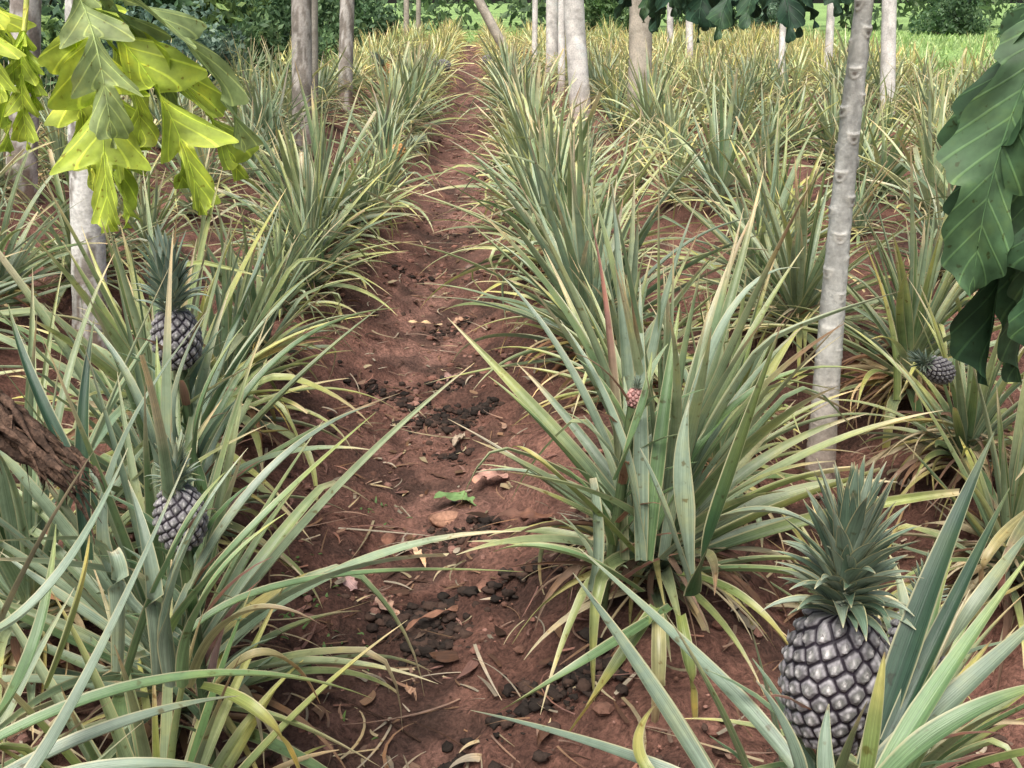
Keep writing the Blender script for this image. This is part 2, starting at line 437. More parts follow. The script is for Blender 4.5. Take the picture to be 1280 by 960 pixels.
# ------------------------------------------------------------------ pineapple fruit
def fruit_mesh(name, R, H, neye, nu, nv, palette, bracts=True):
    th = np.linspace(0, 2*np.pi, nu, endpoint=False)
    t = np.linspace(0, 1, nv)
    TH, TT = np.meshgrid(th, t)
    prof = np.sin(np.pi*(.07+.84*t))**.42*(1-.10*t)
    prof = prof/prof.max(); prof[0] = .05; prof[-1] = .05; prof[1] *= .75; prof[-2] *= .75
    RR = R*np.broadcast_to(prof[:, None], TH.shape)
    r_ = np.random.RandomState(neye)
    i = np.arange(neye); et = (i*GA+r_.normal(0, .03, neye)) % (2*np.pi); ez = (i+.5)/neye*H
    dth = (TH[..., None]-et+np.pi) % (2*np.pi)-np.pi
    Rl = np.maximum(RR, R*.6)[..., None]
    dx = dth*Rl; dz = TT[..., None]*H-ez
    d2 = dx**2+(dz*.95)**2
    order = np.argsort(d2, -1)[..., :2]
    F = np.sqrt(np.take_along_axis(d2, order, -1))
    lx = np.take_along_axis(dx, order, -1)[..., 0]; lz = np.take_along_axis(dz, order, -1)[..., 0]
    s0 = math.sqrt(2*np.pi*R*.9*H/neye)
    e = (F[..., 1]-F[..., 0])/s0
    e = e+.12*fbm(TH*14, TT*22, 3, 6)
    dome = sst(0.0, .50, e)
    nub = np.exp(-((lx/(s0*.12))**2+((lz+s0*.05)/(s0*.2))**2))
    lx_ = lx/s0; lz_ = lz/s0
    br = sst(.08, -.06, np.abs(lx_)-(.17-.34*(lz_+.25)))*sst(-.36, -.24, lz_)*sst(.30, .1, lz_)
    RR = RR+s0*(.23*dome-.12+.09*nub+.05*br)
    pos = np.stack([RR*np.cos(TH), RR*np.sin(TH), TT*H], -1)
    gap, eye, pale, tip = [np.array(c) for c in palette]
    rndv = _h(order[..., 0].astype(float), 3.0, 1.0)[..., None]
    c = lerp(gap, eye*(.6+.8*rndv), sst(.08, .30, e)[..., None])
    grn = sst(.3, .65, e)[..., None]
    c = lerp(c, np.array([.20, .21, .19])*(.6+.8*rndv) if palette is PURP else c, .6*grn)
    rim = sst(.14, .24, e)*sst(.44, .28, e)
    c = lerp(c, pale, (.26*rim)[..., None])
    c = lerp(c, pale, (.60*br*(.2+.8*rndv[..., 0]))[..., None])
    c = lerp(c, tip, (.5*nub*sst(.0, .1, lz_+.1))[..., None])
    c = c*(1+.6*fbm(TH*30, TT*40, 2, 9))[..., None]
    mb = MB(); mb.grid(pos, np.stack([TH/6.28, TT], -1), np.clip(c, .005, 1), close=True)
    if bracts:
        for k in range(neye):
            if k < 2 or k > neye-3: continue
            z = ez[k]; a = et[k]; pr = R*np.interp(z/H, t, prof)+s0*.07
            b = np.array([pr*math.cos(a), pr*math.sin(a), z-s0*.22])
            cc = np.repeat((pale*.9)[None], 5, 0)*rs.uniform(.6, 1.2); cc[-1] = tip*.9
            leaf(mb, rs, b, a+rs.normal(0, .25), 1.25+rs.normal(0, .15), s0*rs.uniform(.4, .62), s0*.17, -.35, 5, 3, -.5, cc)
    return mb.mesh(name, M_FRUIT)

def crown_mesh(name, n, L0, W0, rng, lod=0, blue=.55, elmin=38):
    mb = MB(); seg, ac = [(10, 5), (6, 3)][lod]
    for i in range(n):
        t = i/(n-1)
        az = i*GA+rng.normal(0, .1)
        el = math.radians(lerp(88, elmin, t**1.0))+rng.normal(0, .12)
        L = L0*lerp(.58, .42, t)*rng.uniform(.75, 1.18)
        s = np.linspace(0, 1, seg)[:, None]
        base = lerp(np.array([.085, .150, .10]), np.array([.28, .35, .28]), np.clip(blue+rng.uniform(-.5, .5), 0, 1))
        c = np.repeat(base[None], seg, 0)
        c = lerp(c, np.array([.38, .45, .35])[None], .5*(1-sst(0, .5, s)))
        c = lerp(c, TAN[None], .5*sst(.9, 1, s))
        b = np.array([math.cos(az)*.016, math.sin(az)*.016, lerp(L0*.56, 0.0, t)])
        leaf(mb, rng, b, az, el, L, W0*rng.uniform(.8, 1.1), rng.uniform(.2, 1.5)*(t+.1)*.9, seg, ac, .55, c, rng.normal(0, .3), None, rng.normal(0, .25))
    return mb.mesh(name, M_CROWN)

PURP = [(.022, .017, .025), (.155, .148, .160), (.54, .53, .54), (.66, .64, .62)]
ORAN = [(.14, .07, .03), (.50, .25, .08), (.52, .36, .17), (.5, .4, .24)]
PINK = [(.2, .08, .07), (.48, .25, .23), (.52, .38, .33), (.45, .36, .3)]
F_HERO = fruit_mesh("fruit_ripe_near", .064, .178, 148, 380, 280, PURP)
F_MID = fruit_mesh("fruit_mid", .058, .145, 110, 180, 140, PURP)
F_ORA = fruit_mesh("fruit_orange", .058, .14, 76, 70, 50, ORAN, False)
F_PINK = fruit_mesh("fruit_young", .04, .09, 50, 90, 60, PINK)
C_HERO = crown_mesh("crown_near", 118, .20, .026, np.random.RandomState(3), elmin=24)
C_MID = crown_mesh("crown_mid", 70, .16, .022, np.random.RandomState(4))
C_SM = crown_mesh("crown_small", 40, .12, .016, np.random.RandomState(5), 1)

def stalk_mesh(h):
    mb = MB(); s = np.linspace(0, 1, 8)
    tube(mb, np.stack([0*s, 0*s, -h*(1-s)], -1), .009+.004*s, 10, (.10, .15, .07))
    for i in range(26):
        az = i*GA; leaf(mb, rs, np.array([0, 0, -h*.95+h*.037*i]), az, 1.0, .20, .022, .7, 7, 3, .4, np.repeat((GR*.7 if i % 5 == 0 else lerp(GA1, GA2, rs.rand()))[None], 7, 0))
    return mb.mesh("stalk", M_LEAF)

def add_fruit(root, fm, fh, cm, loc, rot=(0, 0, 0), sc=1.0, stalk=True, csc=1.0, label=None):
    f = add("fruit", fm, loc, rot, sc, parent=root, label=label)
    c = add("crown", cm, (0, 0, fh-.004), (0, 0, 1.1), csc, parent=f)
    if stalk:
        add("stalk", stalk_mesh(max(.1, min(loc[2]-.1, .5))), loc, rot, 1.0, parent=root)
    return f

# ------------------------------------------------------------------ plant variants
def variant(seed, lod, n, L0, W0, yel, blue, merged, nd=12, spread=1.0, dark=1.0, outer=.82):
    rng = np.random.RandomState(seed)
    mb = MB(); rosette(mb, rng, n, L0, W0, lod, yel, blue, spread=spread, dark=dark, outer=outer)
    md = mb if merged else MB()
    dryskirt(md, rng, nd, .42, lod)
    if merged: return mb
    return mb.mesh("pineapple_foliage", M_LEAF), md.mesh("pineapple_dry_leaves", M_DRY)
NEAR = [variant(100+i, 0, 50+3*(i % 4), [.74, .66, .78, .68, .76, .64, .70, .74][i], .046, [.35, .7, .4, .9, .3, .7, 1.1, .5][i], [.75, .5, .8, .45, .65, .55, .3, .65][i], False, 44, .98) for i in range(8)]
MID = [variant(200+i, 1, 38, [.66, .60, .72, .62, .56, .68, .54, .64][i], .047, [.5, 1.1, .45, 1.5, .8, 1.1, 1.6, .5][i], [.75, .45, .8, .45, .6, .6, .4, .75][i], True, 24, 1.0, 1.1).mesh("pineapple_plant", M_LEAF) for i in range(8)]
FARA = [variant(300+i, 2, 26, [.62, .58, .66, .56][i], .048, [.9, 1.4, 1.6, 1.1][i], [.85, .7, .6, .75][i], True, 10, .98, 1.25).arrays() for i in range(4)]

GROUP = "pineapple plants in rows"
def plant_root(x, y, label, z=None):
    return add("pineapple_plant", None, (x, y, tz(x, y)-.02 if z is None else z), label=label, category="pineapple plant", group=GROUP)

# --- hand-surveyed plants ---------------------------------------------------
def colr(kind, n=18, seed=0):
    r = np.random.RandomState(seed+5)
    s = np.linspace(0, 1, n)[:, None]
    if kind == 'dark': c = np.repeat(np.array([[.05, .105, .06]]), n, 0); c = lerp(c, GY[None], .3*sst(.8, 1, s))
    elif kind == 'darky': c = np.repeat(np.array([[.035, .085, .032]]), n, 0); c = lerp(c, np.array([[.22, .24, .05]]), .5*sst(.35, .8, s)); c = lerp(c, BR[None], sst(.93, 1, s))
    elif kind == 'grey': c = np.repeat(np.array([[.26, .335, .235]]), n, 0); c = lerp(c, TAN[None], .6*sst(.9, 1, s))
    elif kind == 'green': c = np.repeat(np.array([[.18, .29, .125]]), n, 0); c = lerp(c, GY[None], .6*sst(.6, 1, s))
    elif kind == 'yel': c = np.repeat(np.array([[.24, .31, .10]]), n, 0); c = lerp(c, np.array([[.60, .53, .17]]), sst(.3, .8, s)); c = lerp(c, BR[None], sst(.9, 1, s))
    elif kind == 'red': c = np.repeat(np.array([[.22, .25, .13]]), n, 0); c = lerp(c, np.array([[.46, .22, .18]]), sst(.2, .7, s))
    elif kind == 'dry': c = np.repeat(np.array([[.40, .37, .18]]), n, 0); c = lerp(c, BR[None], sst(.4, 1, s))
    return c*r.uniform(.8, 1.12)

def custom_plant(x, y, label, seed, n, L0, W0, yel, blue, blades, h=.2, nd=26, spread=.95, dark=1.0, elmin=8, outer=.62, skirt=.42):
    rng = np.random.RandomState(seed)
    z = tz(x, y)-.02
    root = plant_root(x, y, label, z)
    mb = MB(); rosette(mb, rng, n, L0, W0, 0, yel, blue, h=h, spread=spread, dark=dark, elmin=elmin, outer=outer)
    o = np.array([x, y, z])
    for i, (pts, W, kind, *rest) in enumerate(blades):
        kw = rest[0] if rest else {}
        P = [survey(*p)-o for p in pts]
        blade(mb, P, W, colr(kind, seed=i+seed), **kw)
    add("foliage", mb.mesh("foliage", M_LEAF), parent=root)
    md = MB(); dryskirt(md, rng, nd, skirt, 0)
    add("dry_leaves", md.mesh("dry_leaves", M_DRY), parent=root)
    return root, o

# plant with the big purple fruit
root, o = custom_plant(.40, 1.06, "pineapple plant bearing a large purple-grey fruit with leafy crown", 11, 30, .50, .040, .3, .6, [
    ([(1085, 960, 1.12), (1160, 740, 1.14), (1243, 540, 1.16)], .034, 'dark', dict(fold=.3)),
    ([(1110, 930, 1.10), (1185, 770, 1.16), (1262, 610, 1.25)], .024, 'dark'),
    ([(990, 960, 1.2), (880, 835, 1.3), (722, 684, 1.5)], .032, 'grey'),
    ([(900, 1000, 1.25), (800, 840, 1.4), (716, 716, 1.55)], .030, 'grey'),
    ([(1080, 990, .98), (1095, 890, .97), (1106, 815, .97)], .018, 'yel'),
    ([(1000, 1010, .98), (985, 930, .98), (945, 850, .99)], .026, 'grey'),
    ([(1060, 1000, .98), (1200, 870, 1.0), (1330, 745, 1.05)], .034, 'grey'),
    ([(1090, 1000, .94), (1200, 905, .93), (1330, 850, .95)], .034, 'green'),
    ([(1100, 980, .96), (1180, 850, 1.0), (1290, 690, 1.05)], .026, 'green'),
    ([(1035, 1010, .95), (1030, 950, .95), (1036, 880, .97)], .022, 'grey'),
    ([(930, 1010, 1.1), (760, 940, 1.15), (588, 888, 1.3)], .024, 'grey'),
    ([(870, 1010, 1.1), (800, 950, 1.1), (820, 880, 1.2)], .020, 'yel'),
    ([(1120, 1000, 1.0), (1170, 900, 1.05), (1240, 800, 1.15)], .024, 'yel'),
    ([(1110, 960, 1.15), (1130, 830, 1.2), (1180, 720, 1.25)], .028, 'grey'),
], h=.2, spread=1.0, elmin=0)
fp = survey(1036, 921, 1.24)-o
add_fruit(root, F_HERO, .178, C_HERO, tuple(fp), (math.radians(-3), math.radians(1.5), .4), .94, csc=.90, label="plump purple-grey fruit with pale bracts")

# tall main clump beside the furrow
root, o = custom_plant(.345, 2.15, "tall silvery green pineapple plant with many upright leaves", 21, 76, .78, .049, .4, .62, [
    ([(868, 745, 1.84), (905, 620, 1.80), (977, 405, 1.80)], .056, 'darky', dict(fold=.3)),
    ([(780, 700, 2.2), (762, 440, 2.2), (735, 258, 2.15)], .030, 'red'),
    ([(742, 740, 2.1), (745, 670, 2.08), (738, 598, 2.08)], .034, 'grey', dict(cut=.6, fold=.7)),
    ([(860, 720, 1.95), (852, 600, 1.93), (862, 500, 1.93)], .050, 'grey', dict(fold=.5)),
    ([(860, 730, 1.95), (830, 640, 1.92), (800, 560, 1.92)], .040, 'grey', dict(fold=.5)),
    ([(820, 760, 2.05), (760, 850, 1.98), (705, 925, 2.05)], .036, 'yel'),
    ([(822, 770, 2.05), (822, 850, 2.0), (815, 945, 2.1)], .038, 'dry', dict(fold=.7)),
    ([(850, 770, 2.05), (862, 850, 2.0), (872, 935, 2.1)], .034, 'yel', dict(fold=.7)),
    ([(840, 760, 2.1), (730, 830, 1.9), (622, 890, 1.95)], .034, 'green'),
    ([(800, 740, 2.1), (700, 690, 2.0), (616, 690, 2.05)], .034, 'green'),
    ([(800, 690, 2.3), (720, 480, 2.3), (622, 340, 2.4)], .038, 'grey'),
    ([(810, 690, 2.3), (930, 500, 2.3), (1090, 465, 2.3)], .034, 'green'),
    ([(830, 700, 2.2), (950, 640, 2.0), (1060, 700, 2.0)], .036, 'grey'),
    ([(800, 690, 2.3), (810, 480, 2.25), (872, 250, 2.2)], .040, 'grey'),
    ([(800, 690, 2.3), (780, 430, 2.3), (765, 225, 2.3)], .040, 'grey'),
    ([(800, 690, 2.3), (700, 560, 2.1), (610, 470, 2.1)], .034, 'green'),
    ([(850, 720, 2.1), (940, 760, 1.95), (1010, 850, 1.95)], .034, 'yel'),
    ([(800, 700, 2.2), (690, 590, 2.0), (640, 560, 2.1)], .030, 'yel'),
    ([(830, 700, 2.3), (900, 420, 2.3), (1000, 335, 2.3)], .038, 'grey'),
    ([(800, 700, 2.1), (770, 540, 2.05), (700, 400, 2.1)], .040, 'grey'),
    ([(800, 700, 2.1), (800, 520, 2.1), (800, 350, 2.15)], .040, 'grey'),
    ([(810, 700, 2.1), (830, 520, 2.1), (850, 380, 2.15)], .038, 'green'),
    ([(770, 600, 2.05), (800, 520, 2.02), (815, 440, 2.04)], .028, 'green'),
], h=.26, nd=90, spread=.82, outer=.60)
fp = survey(792, 508, 2.10)-o
add_fruit(root, F_PINK, .09, C_SM, tuple(fp), (0, .1, 0), .42, csc=.6, label="small young pink fruit")

# fruiting plants on the other side
root, o = custom_plant(-.68, 1.76, "broad silvery pineapple plant with one purple-grey fruit", 31, 60, .80, .043, .3, .62, [
    ([(190, 830, 1.75), (90, 760, 1.7), (0, 690, 1.7)], .038, 'grey'),
    ([(150, 840, 1.6), (150, 740, 1.55), (140, 690, 1.55)], .034, 'grey', dict(cut=.6, fold=.7)),
    ([(220, 800, 1.9), (130, 640, 1.9), (262, 385, 1.95)], .030, 'grey'),
    ([(240, 790, 1.8), (400, 725, 1.9), (655, 715, 2.1)], .030, 'green'),
    ([(60, 860, 1.4), (100, 750, 1.4), (112, 668, 1.4)], .028, 'yel'),
    ([(210, 800, 1.8), (330, 600, 1.85), (470, 505, 2.0)], .036, 'grey'),
    ([(210, 800, 1.8), (300, 680, 1.7), (470, 515, 1.9)], .034, 'green'),
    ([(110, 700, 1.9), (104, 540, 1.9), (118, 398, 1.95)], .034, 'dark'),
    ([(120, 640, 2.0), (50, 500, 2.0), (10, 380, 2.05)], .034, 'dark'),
    ([(215, 850, 1.5), (225, 710, 1.45), (310, 560, 1.5)], .030, 'grey'),
    ([(230, 860, 1.5), (262, 740, 1.45), (360, 640, 1.5)], .030, 'green'),
    ([(200, 850, 1.5), (190, 720, 1.45), (160, 600, 1.5)], .030, 'grey'),
    ([(160, 850, 1.5), (218, 690, 1.45), (282, 590, 1.5)], .028, 'green'),
    ([(215, 860, 1.5), (212, 760, 1.46), (236, 660, 1.5)], .030, 'grey'),
    ([(240, 860, 1.6), (300, 770, 1.5), (400, 780, 1.5)], .030, 'dry'),
], h=.2, nd=50, spread=.95)
fp = survey(230, 682, 1.80)-o
add_fruit(root, F_MID, .145, C_MID, tuple(fp), (0, .05, 2.0), .74, csc=.78, label="purple-grey fruit half hidden by leaves")
root, o = custom_plant(-.88, 2.38, "silvery pineapple plant carrying a fruit with a tall crown", 41, 56, .74, .041, .35, .6, [
    ([(240, 560, 2.5), (300, 400, 2.5), (352, 250, 2.5)], .036, 'grey'),
    ([(250, 600, 2.4), (360, 440, 2.5), (500, 385, 2.7)], .034, 'green'),
    ([(250, 640, 2.05), (218, 520, 2.02), (262, 385, 2.06)], .032, 'grey'),
    ([(260, 640, 2.1), (250, 520, 2.05), (310, 400, 2.1)], .032, 'green'),
    ([(200, 640, 2.1), (170, 500, 2.05), (100, 390, 2.1)], .034, 'grey'),
    ([(230, 640, 2.05), (205, 530, 2.02), (196, 420, 2.06)], .028, 'green'),
], h=.2, nd=50)
fp = survey(226, 458, 2.22)-o
add_fruit(root, F_MID, .145, C_MID, tuple(fp), (0, -.04, 1.0), .86, csc=1.15, label="purple-grey fruit with a tall green crown")
# nearest left plant whose leaves sweep across the lower corner
root, o = custom_plant(-.86, 1.08, "wide arching grey-green pineapple plant over red soil", 51, 42, .64, .038, .3, .65, [
    ([(-60, 960, 1.25), (230, 850, 1.35), (465, 873, 1.55)], .030, 'green'),
    ([(-40, 1000, 1.2), (150, 910, 1.25), (300, 870, 1.35)], .034, 'grey'),
    ([(0, 1000, 1.15), (90, 890, 1.2), (240, 560, 1.3)], .030, 'grey'),
    ([(-50, 800, 1.2), (60, 740, 1.2), (160, 560, 1.35)], .026, 'grey'),
    ([(-30, 930, 1.3), (40, 820, 1.3), (70, 655, 1.4)], .028, 'green'),
    ([(-30, 1010, 1.1), (180, 960, 1.1), (330, 990, 1.2)], .028, 'grey'),
], h=.15, nd=30, spread=1.05)
root, o = custom_plant(-.60, 1.38, "low pineapple plant with yellowing arching leaves", 55, 50, .56, .036, .9, .5, [
    ([(270, 860, 1.6), (340, 820, 1.6), (400, 880, 1.7)], .028, 'dry'),
    ([(250, 860, 1.6), (330, 900, 1.5), (380, 980, 1.6)], .028, 'yel'),
], h=.10, nd=70, spread=1.0)
root, o = custom_plant(-1.05, 1.95, "silvery pineapple plant crowded between its neighbours", 57, 52, .74, .041, .4, .6, [], h=.18, nd=40)
# plant just behind the big fruit, with half hidden fruit
root, o = custom_plant(.74, 1.60, "low pineapple plant with half hidden purple-grey fruit", 61, 46, .48, .034, .6, .5, [
    ([(1180, 820, 1.5), (1240, 730, 1.5), (1290, 660, 1.6)], .030, 'grey'),
    ([(1120, 900, 1.35), (1130, 780, 1.35), (1110, 690, 1.4)], .028, 'grey'),
    ([(1150, 900, 1.35), (1160, 790, 1.35), (1190, 700, 1.4)], .028, 'green')], h=.12, nd=60, skirt=.4)
fp = survey(1140, 836, 1.6)-o
add_fruit(root, F_MID, .145, C_MID, tuple(fp), (.0, .1, 1.0), .7, csc=.7)
# plant in the second row with small fruit leaning out
root, o = custom_plant(1.40, 3.45, "yellow-green pineapple plant with a small drooping fruit", 71, 54, .66, .043, 1.0, .4, [
    ([(1120, 500, 3.5), (1110, 400, 3.5), (1075, 290, 3.5)], .04, 'yel')], h=.2, nd=90, outer=.85)
fp = survey(1186, 470, 2.85)-o
add_fruit(root, F_MID, .145, C_MID, tuple(fp), (math.radians(60), 0, math.radians(-70)), .60, stalk=False, csc=.75, label="small fruit tipped on its side with grey crown")
custom_plant(.62, 2.85, "yellow-green pineapple plant behind its tall neighbour", 81, 48, .60, .041, .8, .5, [], h=.15, nd=60)
custom_plant(.40, 3.4, "spiky silvery green pineapple plant growing in red soil", 82, 50, .62, .042, .6, .6, [], h=.15, nd=50)
custom_plant(.78, 3.55, "low yellow-green pineapple plant with dry lower leaves", 84, 44, .54, .040, 1.0, .5, [], h=.12, nd=60)
custom_plant(1.28, 2.35, "straggly pineapple plant with dry pinkish lower leaves", 83, 46, .56, .038, .8, .5, [
    ([(1290, 640, 2.5), (1240, 690, 2.4), (1225, 740, 2.45)], .034, 'dry'),
    ([(1300, 630, 2.5), (1260, 700, 2.35), (1250, 760, 2.45)], .034, 'red')], h=.15, nd=90, skirt=.5)
custom_plant(1.36, 2.85, "yellow-green pineapple plant with dry tan lower leaves", 85, 46, .50, .040, .9, .5, [], h=.12, nd=70)
custom_plant(.86, 2.25, "low dry pineapple sucker beside its tall neighbour", 86, 30, .36, .030, 1.0, .5, [], h=.08, nd=60, skirt=.34)

custom_xy = [(.40, 1.06), (.345, 2.15), (-.68, 1.76), (-.88, 2.38), (-.86, 1.08), (.72, 1.55), (1.40, 3.45), (.62, 2.85), (1.28, 2.35), (-.60, 1.38), (-1.05, 1.95), (.40, 3.4), (1.30, 2.9), (-.93, 7.85)]
# ------------------------------------------------------------------ the rest of the field
spots = []
rr = np.random.RandomState(77)
def row(u, y0, y1, step, jit=.10):
    y = y0
    while y < y1:
        uu = u+rr.normal(0, jit)
        x = uu-.03*y
        if infield(x, y)+rr.normal(0, .3) > 0 and abs(x) < .53*y+1.6:
            spots.append((x, y+rr.normal(0, .09)))
        y += step*rr.uniform(.7, 1.3)
row(.42, 3.9, 40, .42, .08)
row(-.84, 2.85, 40, .40, .08)
for k in range(1, 9): row(.46+1.15*k, (3.8 if k == 1 else 2.0), 40, .44, .24)
for k in range(1, 11): row(-.90-1.2*k, 2.4, 40, .46, .20)
spots = [s for s in spots if min((s[0]-c[0])**2+(s[1]-c[1])**2 for c in custom_xy) > .32**2]
spots.sort(key=lambda s: math.hypot(s[0], s[1]))
NIND = 283
LAB = ["spiky silvery green pineapple plant growing in red soil", "yellow-green pineapple plant with dry tan lower leaves"]
BL = [0, 2, 4, 7, 5]; YE = [1, 3, 6, 5]
for i, (x, y) in enumerate(spots[:NIND]):
    z = tz(x, y)-.02; rot = (rr.normal(0, .12), rr.normal(0, .12), rr.rand()*6.28)
    sc = rr.uniform(.70, 1.2)
    if x > 0 and y < 4.6: sc *= .88
    pool = YE if rr.rand() < (.6 if x > 1.2 else .25) else BL
    k = pool[rr.randint(len(pool))]
    lab = LAB[1] if k in (3, 6, 1) else LAB[0]
    if i < 46:
        fm, dm = NEAR[k]
        root = add("pineapple_plant", None, (x, y, z), rot, sc, label=lab, category="pineapple plant", group=GROUP)
        add("foliage", fm, parent=root); add("dry_leaves", dm, parent=root)
    else:
        add("pineapple_plant", MID[k], (x, y, z), rot, sc, label=lab, category="pineapple plant", group=GROUP)
mb = MB()
for (x, y) in spots[NIND:]:
    V, F, UV, C, M = FARA[rr.randint(4)]
    a = rr.rand()*6.28; s = rr.uniform(.65, 1.22); c_, s_ = math.cos(a)*s, math.sin(a)*s
    V2 = np.stack([V[:, 0]*c_-V[:, 1]*s_+x, V[:, 0]*s_+V[:, 1]*c_+y, V[:, 2]*s+tz(x, y)-.02], -1)
    mb.raw(V2, F, UV, np.clip(C*rr.uniform(.85, 1.3)*np.array([rr.uniform(1.0, 1.2), 1.06, 1.02]), 0, 1))
add("distant_pineapple_field", mb.mesh("distant_pineapple_field", M_LEAF), kind="stuff", label="distant mass of spiky yellow-green pineapple plants", category="pineapple field")
print("plants", len(spots))

# harvested / lying fruits further along
def lying(px, py, t_, fm, fh, cm, sc, rot, label):
    c = survey(px, py, t_); z = max(tz(c[0], c[1])+.05, c[2])
    f = add("pineapple", fm, (c[0], c[1], z), rot, sc, label=label, category="pineapple", group="picked pineapples beside the path")
    add("crown", cm, (0, 0, fh-.006), (0, 0, 0), 1.0, parent=f)
lying(484, 198, 7.7, F_ORA, .14, C_MID, 1.1, (-.3, 1.1, 0), "ripe orange pineapple lying beside the furrow")
lying(563, 84, 17, F_MID, .145, C_MID, 1.5, (0, -1.3, 0), "dark pineapple lying beside the furrow")
lying(603, 76, 19, F_MID, .145, C_MID, 1.5, (0, 1.4, 0), "dark pineapple lying beside the furrow")
lying(492, 96, 14, F_ORA, .14, C_MID, 1.4, (.2, -.7, 0), "ripe orange pineapple lying beside the furrow")

# ------------------------------------------------------------------ papaya trees
def trunk_mesh(name, P, R, col, scars=.5, nv=160, nu=36, sc_sp=.045, seed=0, patch=None, fine=1.0):
    L = np.concatenate([[0], np.cumsum(np.linalg.norm(np.diff(P, axis=0), axis=1))])
    s = np.linspace(0, L[-1], nv)
    Q = np.stack([np.interp(s, L, P[:, i]) for i in range(3)], -1)
    Rr = np.interp(s, L, R)
    th = np.linspace(0, 2*np.pi, nu, endpoint=False)
    TH, SS = np.meshgrid(th, s)
    RR = np.repeat(Rr[:, None], nu, 1)
    H = np.zeros_like(TH); D = np.zeros_like(TH)
    ns = int(L[-1]/sc_sp)
    for k in range(ns):
        z = (k+.5)*sc_sp; a = (k*GA+seed) % (2*np.pi)
        r = np.interp(z, L, R)
        sel = np.abs(s-z) < .06
        dx = ((TH[sel]-a+np.pi) % (2*np.pi)-np.pi)*r; dz = SS[sel]-z
        wx = r*.58*fine; wz = .014
        dz2 = dz+.012*(np.abs(dx)/wx)**1.5*-1
        d = np.sqrt((dx/wx)**2+(dz2/wz)**2)
        H[sel] += np.exp(-((d-.95)/.28)**2)*.5+np.exp(-(d/.7)**2)*.35
        D[sel] = np.maximum(D[sel], np.exp(-(d/.48)**2))
    amp = scars*(.35+.65*sst(.5, 1.1, SS))
    cx, cy = np.cos(TH)*.6, np.sin(TH)*.6
    lump = fbm(cx+SS*3+seed, cy+SS*6, 3, seed+1)
    RR = RR*(1+.07*lump)+H*amp*.009
    ring = .5+.5*np.sin(SS*2*np.pi/.09+fbm(cx, cy+SS*2, 2, seed)*6)
    RR = RR+.0010*ring
    pos = np.stack([Q[:, None, 0]+RR*np.cos(TH), Q[:, None, 1]+RR*np.sin(TH), np.repeat(Q[:, None, 2], nu, 1)], -1)
    c = np.asarray(col)[None, None]*(1+.8*fbm(cx*2+SS*3, cy*2+SS*5, 4, seed+7))[..., None]*(1-.10*ring**3)[..., None]
    c = lerp(c, np.array([.84, .80, .70]), (np.clip(H*1.2, 0, 1)*.9*amp)[..., None])
    c = lerp(c, np.array([.12, .09, .065]), (np.clip(D*1.3, 0, 1)*.9*amp)[..., None])
    low = 1-sst(.05, .55, SS)
    c = lerp(c, np.array([.34, .23, .17]), (low*.65)[..., None])
    if patch is not None:
        pm = sst(-.02, .05, fbm(cx*3.5+SS*2, cy*3.5+SS*8, 4, seed+17))
        c = lerp(c, np.array(patch), (pm*.85)[..., None])
    c = np.clip(c, .02, .88)
    mb = MB(); mb.grid(pos, np.stack([TH/6.28, SS], -1), c, close=True)
    return mb.mesh(name, M_BARK)

def papaya_leaf(mb, rng, o, az, size, e0, droop, cols, nl=7, spanang=2.2, mat=0, n=72, m=9, wfac=.24, fold=.15, deep=.30, kk=3.2, tw=.35, fwd=.75, lp=.75, wv=.020):
    for j in range(nl):
        f = (j/(nl-1))*2-1
        a = az+f*spanang+rng.normal(0, .06)
        L = size*(1-.30*abs(f)**1.5)*rng.uniform(.85, 1.1)
        s = np.linspace(0, 1, n)
        el = e0-.25*abs(f)-droop*rng.uniform(.8, 1.15)*s**.75
        el = np.maximum(el, -1.60)
        aa = a+rng.normal(0, .35)*s
        D = np.stack([np.cos(el)*np.cos(aa), np.cos(el)*np.sin(aa), np.sin(el)], -1)
        P = np.zeros((n, 3)); P[1:] = np.cumsum(D[1:]*L/(n-1), 0); P += o
        S = np.stack([np.sin(aa), -np.cos(aa), 0*aa], -1)
        env = wfac*L*np.sin(np.pi*np.clip(s**1.1*.90+.10, 0, 1))**.7
        fr = (s*kk+.25+rng.rand()*.3) % 1.0
        lobe = np.sin(np.pi*fr**1.5)**lp
        small = 1+.08*np.sin(s*kk*6.28*3+1)
        w = env*(deep+(1-deep)*lobe)*small*sst(-.02, .10, s)+.0012
        w = np.where(s < .14, np.maximum(w, .18*s*L), w)
        cA, cB = cols
        c0 = lerp(np.array(cA), np.array(cB), np.clip(rng.rand(), 0, 1))
        col = c0[None]*(1+.35*(fbm(s*5+rng.rand()*9, s*0, 2, 3)))[:, None]
        strip(mb, P, S, w, m, fold+rng.uniform(-.1, .35), col, fwd=fwd, wave=wv*size/.5, rng=rng, twist=rng.normal(0, tw)*s, mat=mat)
        tube(mb, P[:-6]+np.array([0, 0, .002]), np.linspace(.0035, .001, n-6), 5, c0*1.5, mat=mat)

def petiole(mb, a, b, r=.007, sag=.12, col=(.30, .38, .14)):
    s = np.linspace(0, 1, 14)[:, None]
    a = np.array(a, float); b = np.array(b, float)
    mid = (a+b)/2+np.array([0, 0, sag])
    P = (1-s)**2*a+2*s*(1-s)*(2*mid-.5*(a+b))+s*s*b
    tube(mb, P, np.linspace(r*1.4, r, 14), 7, col)

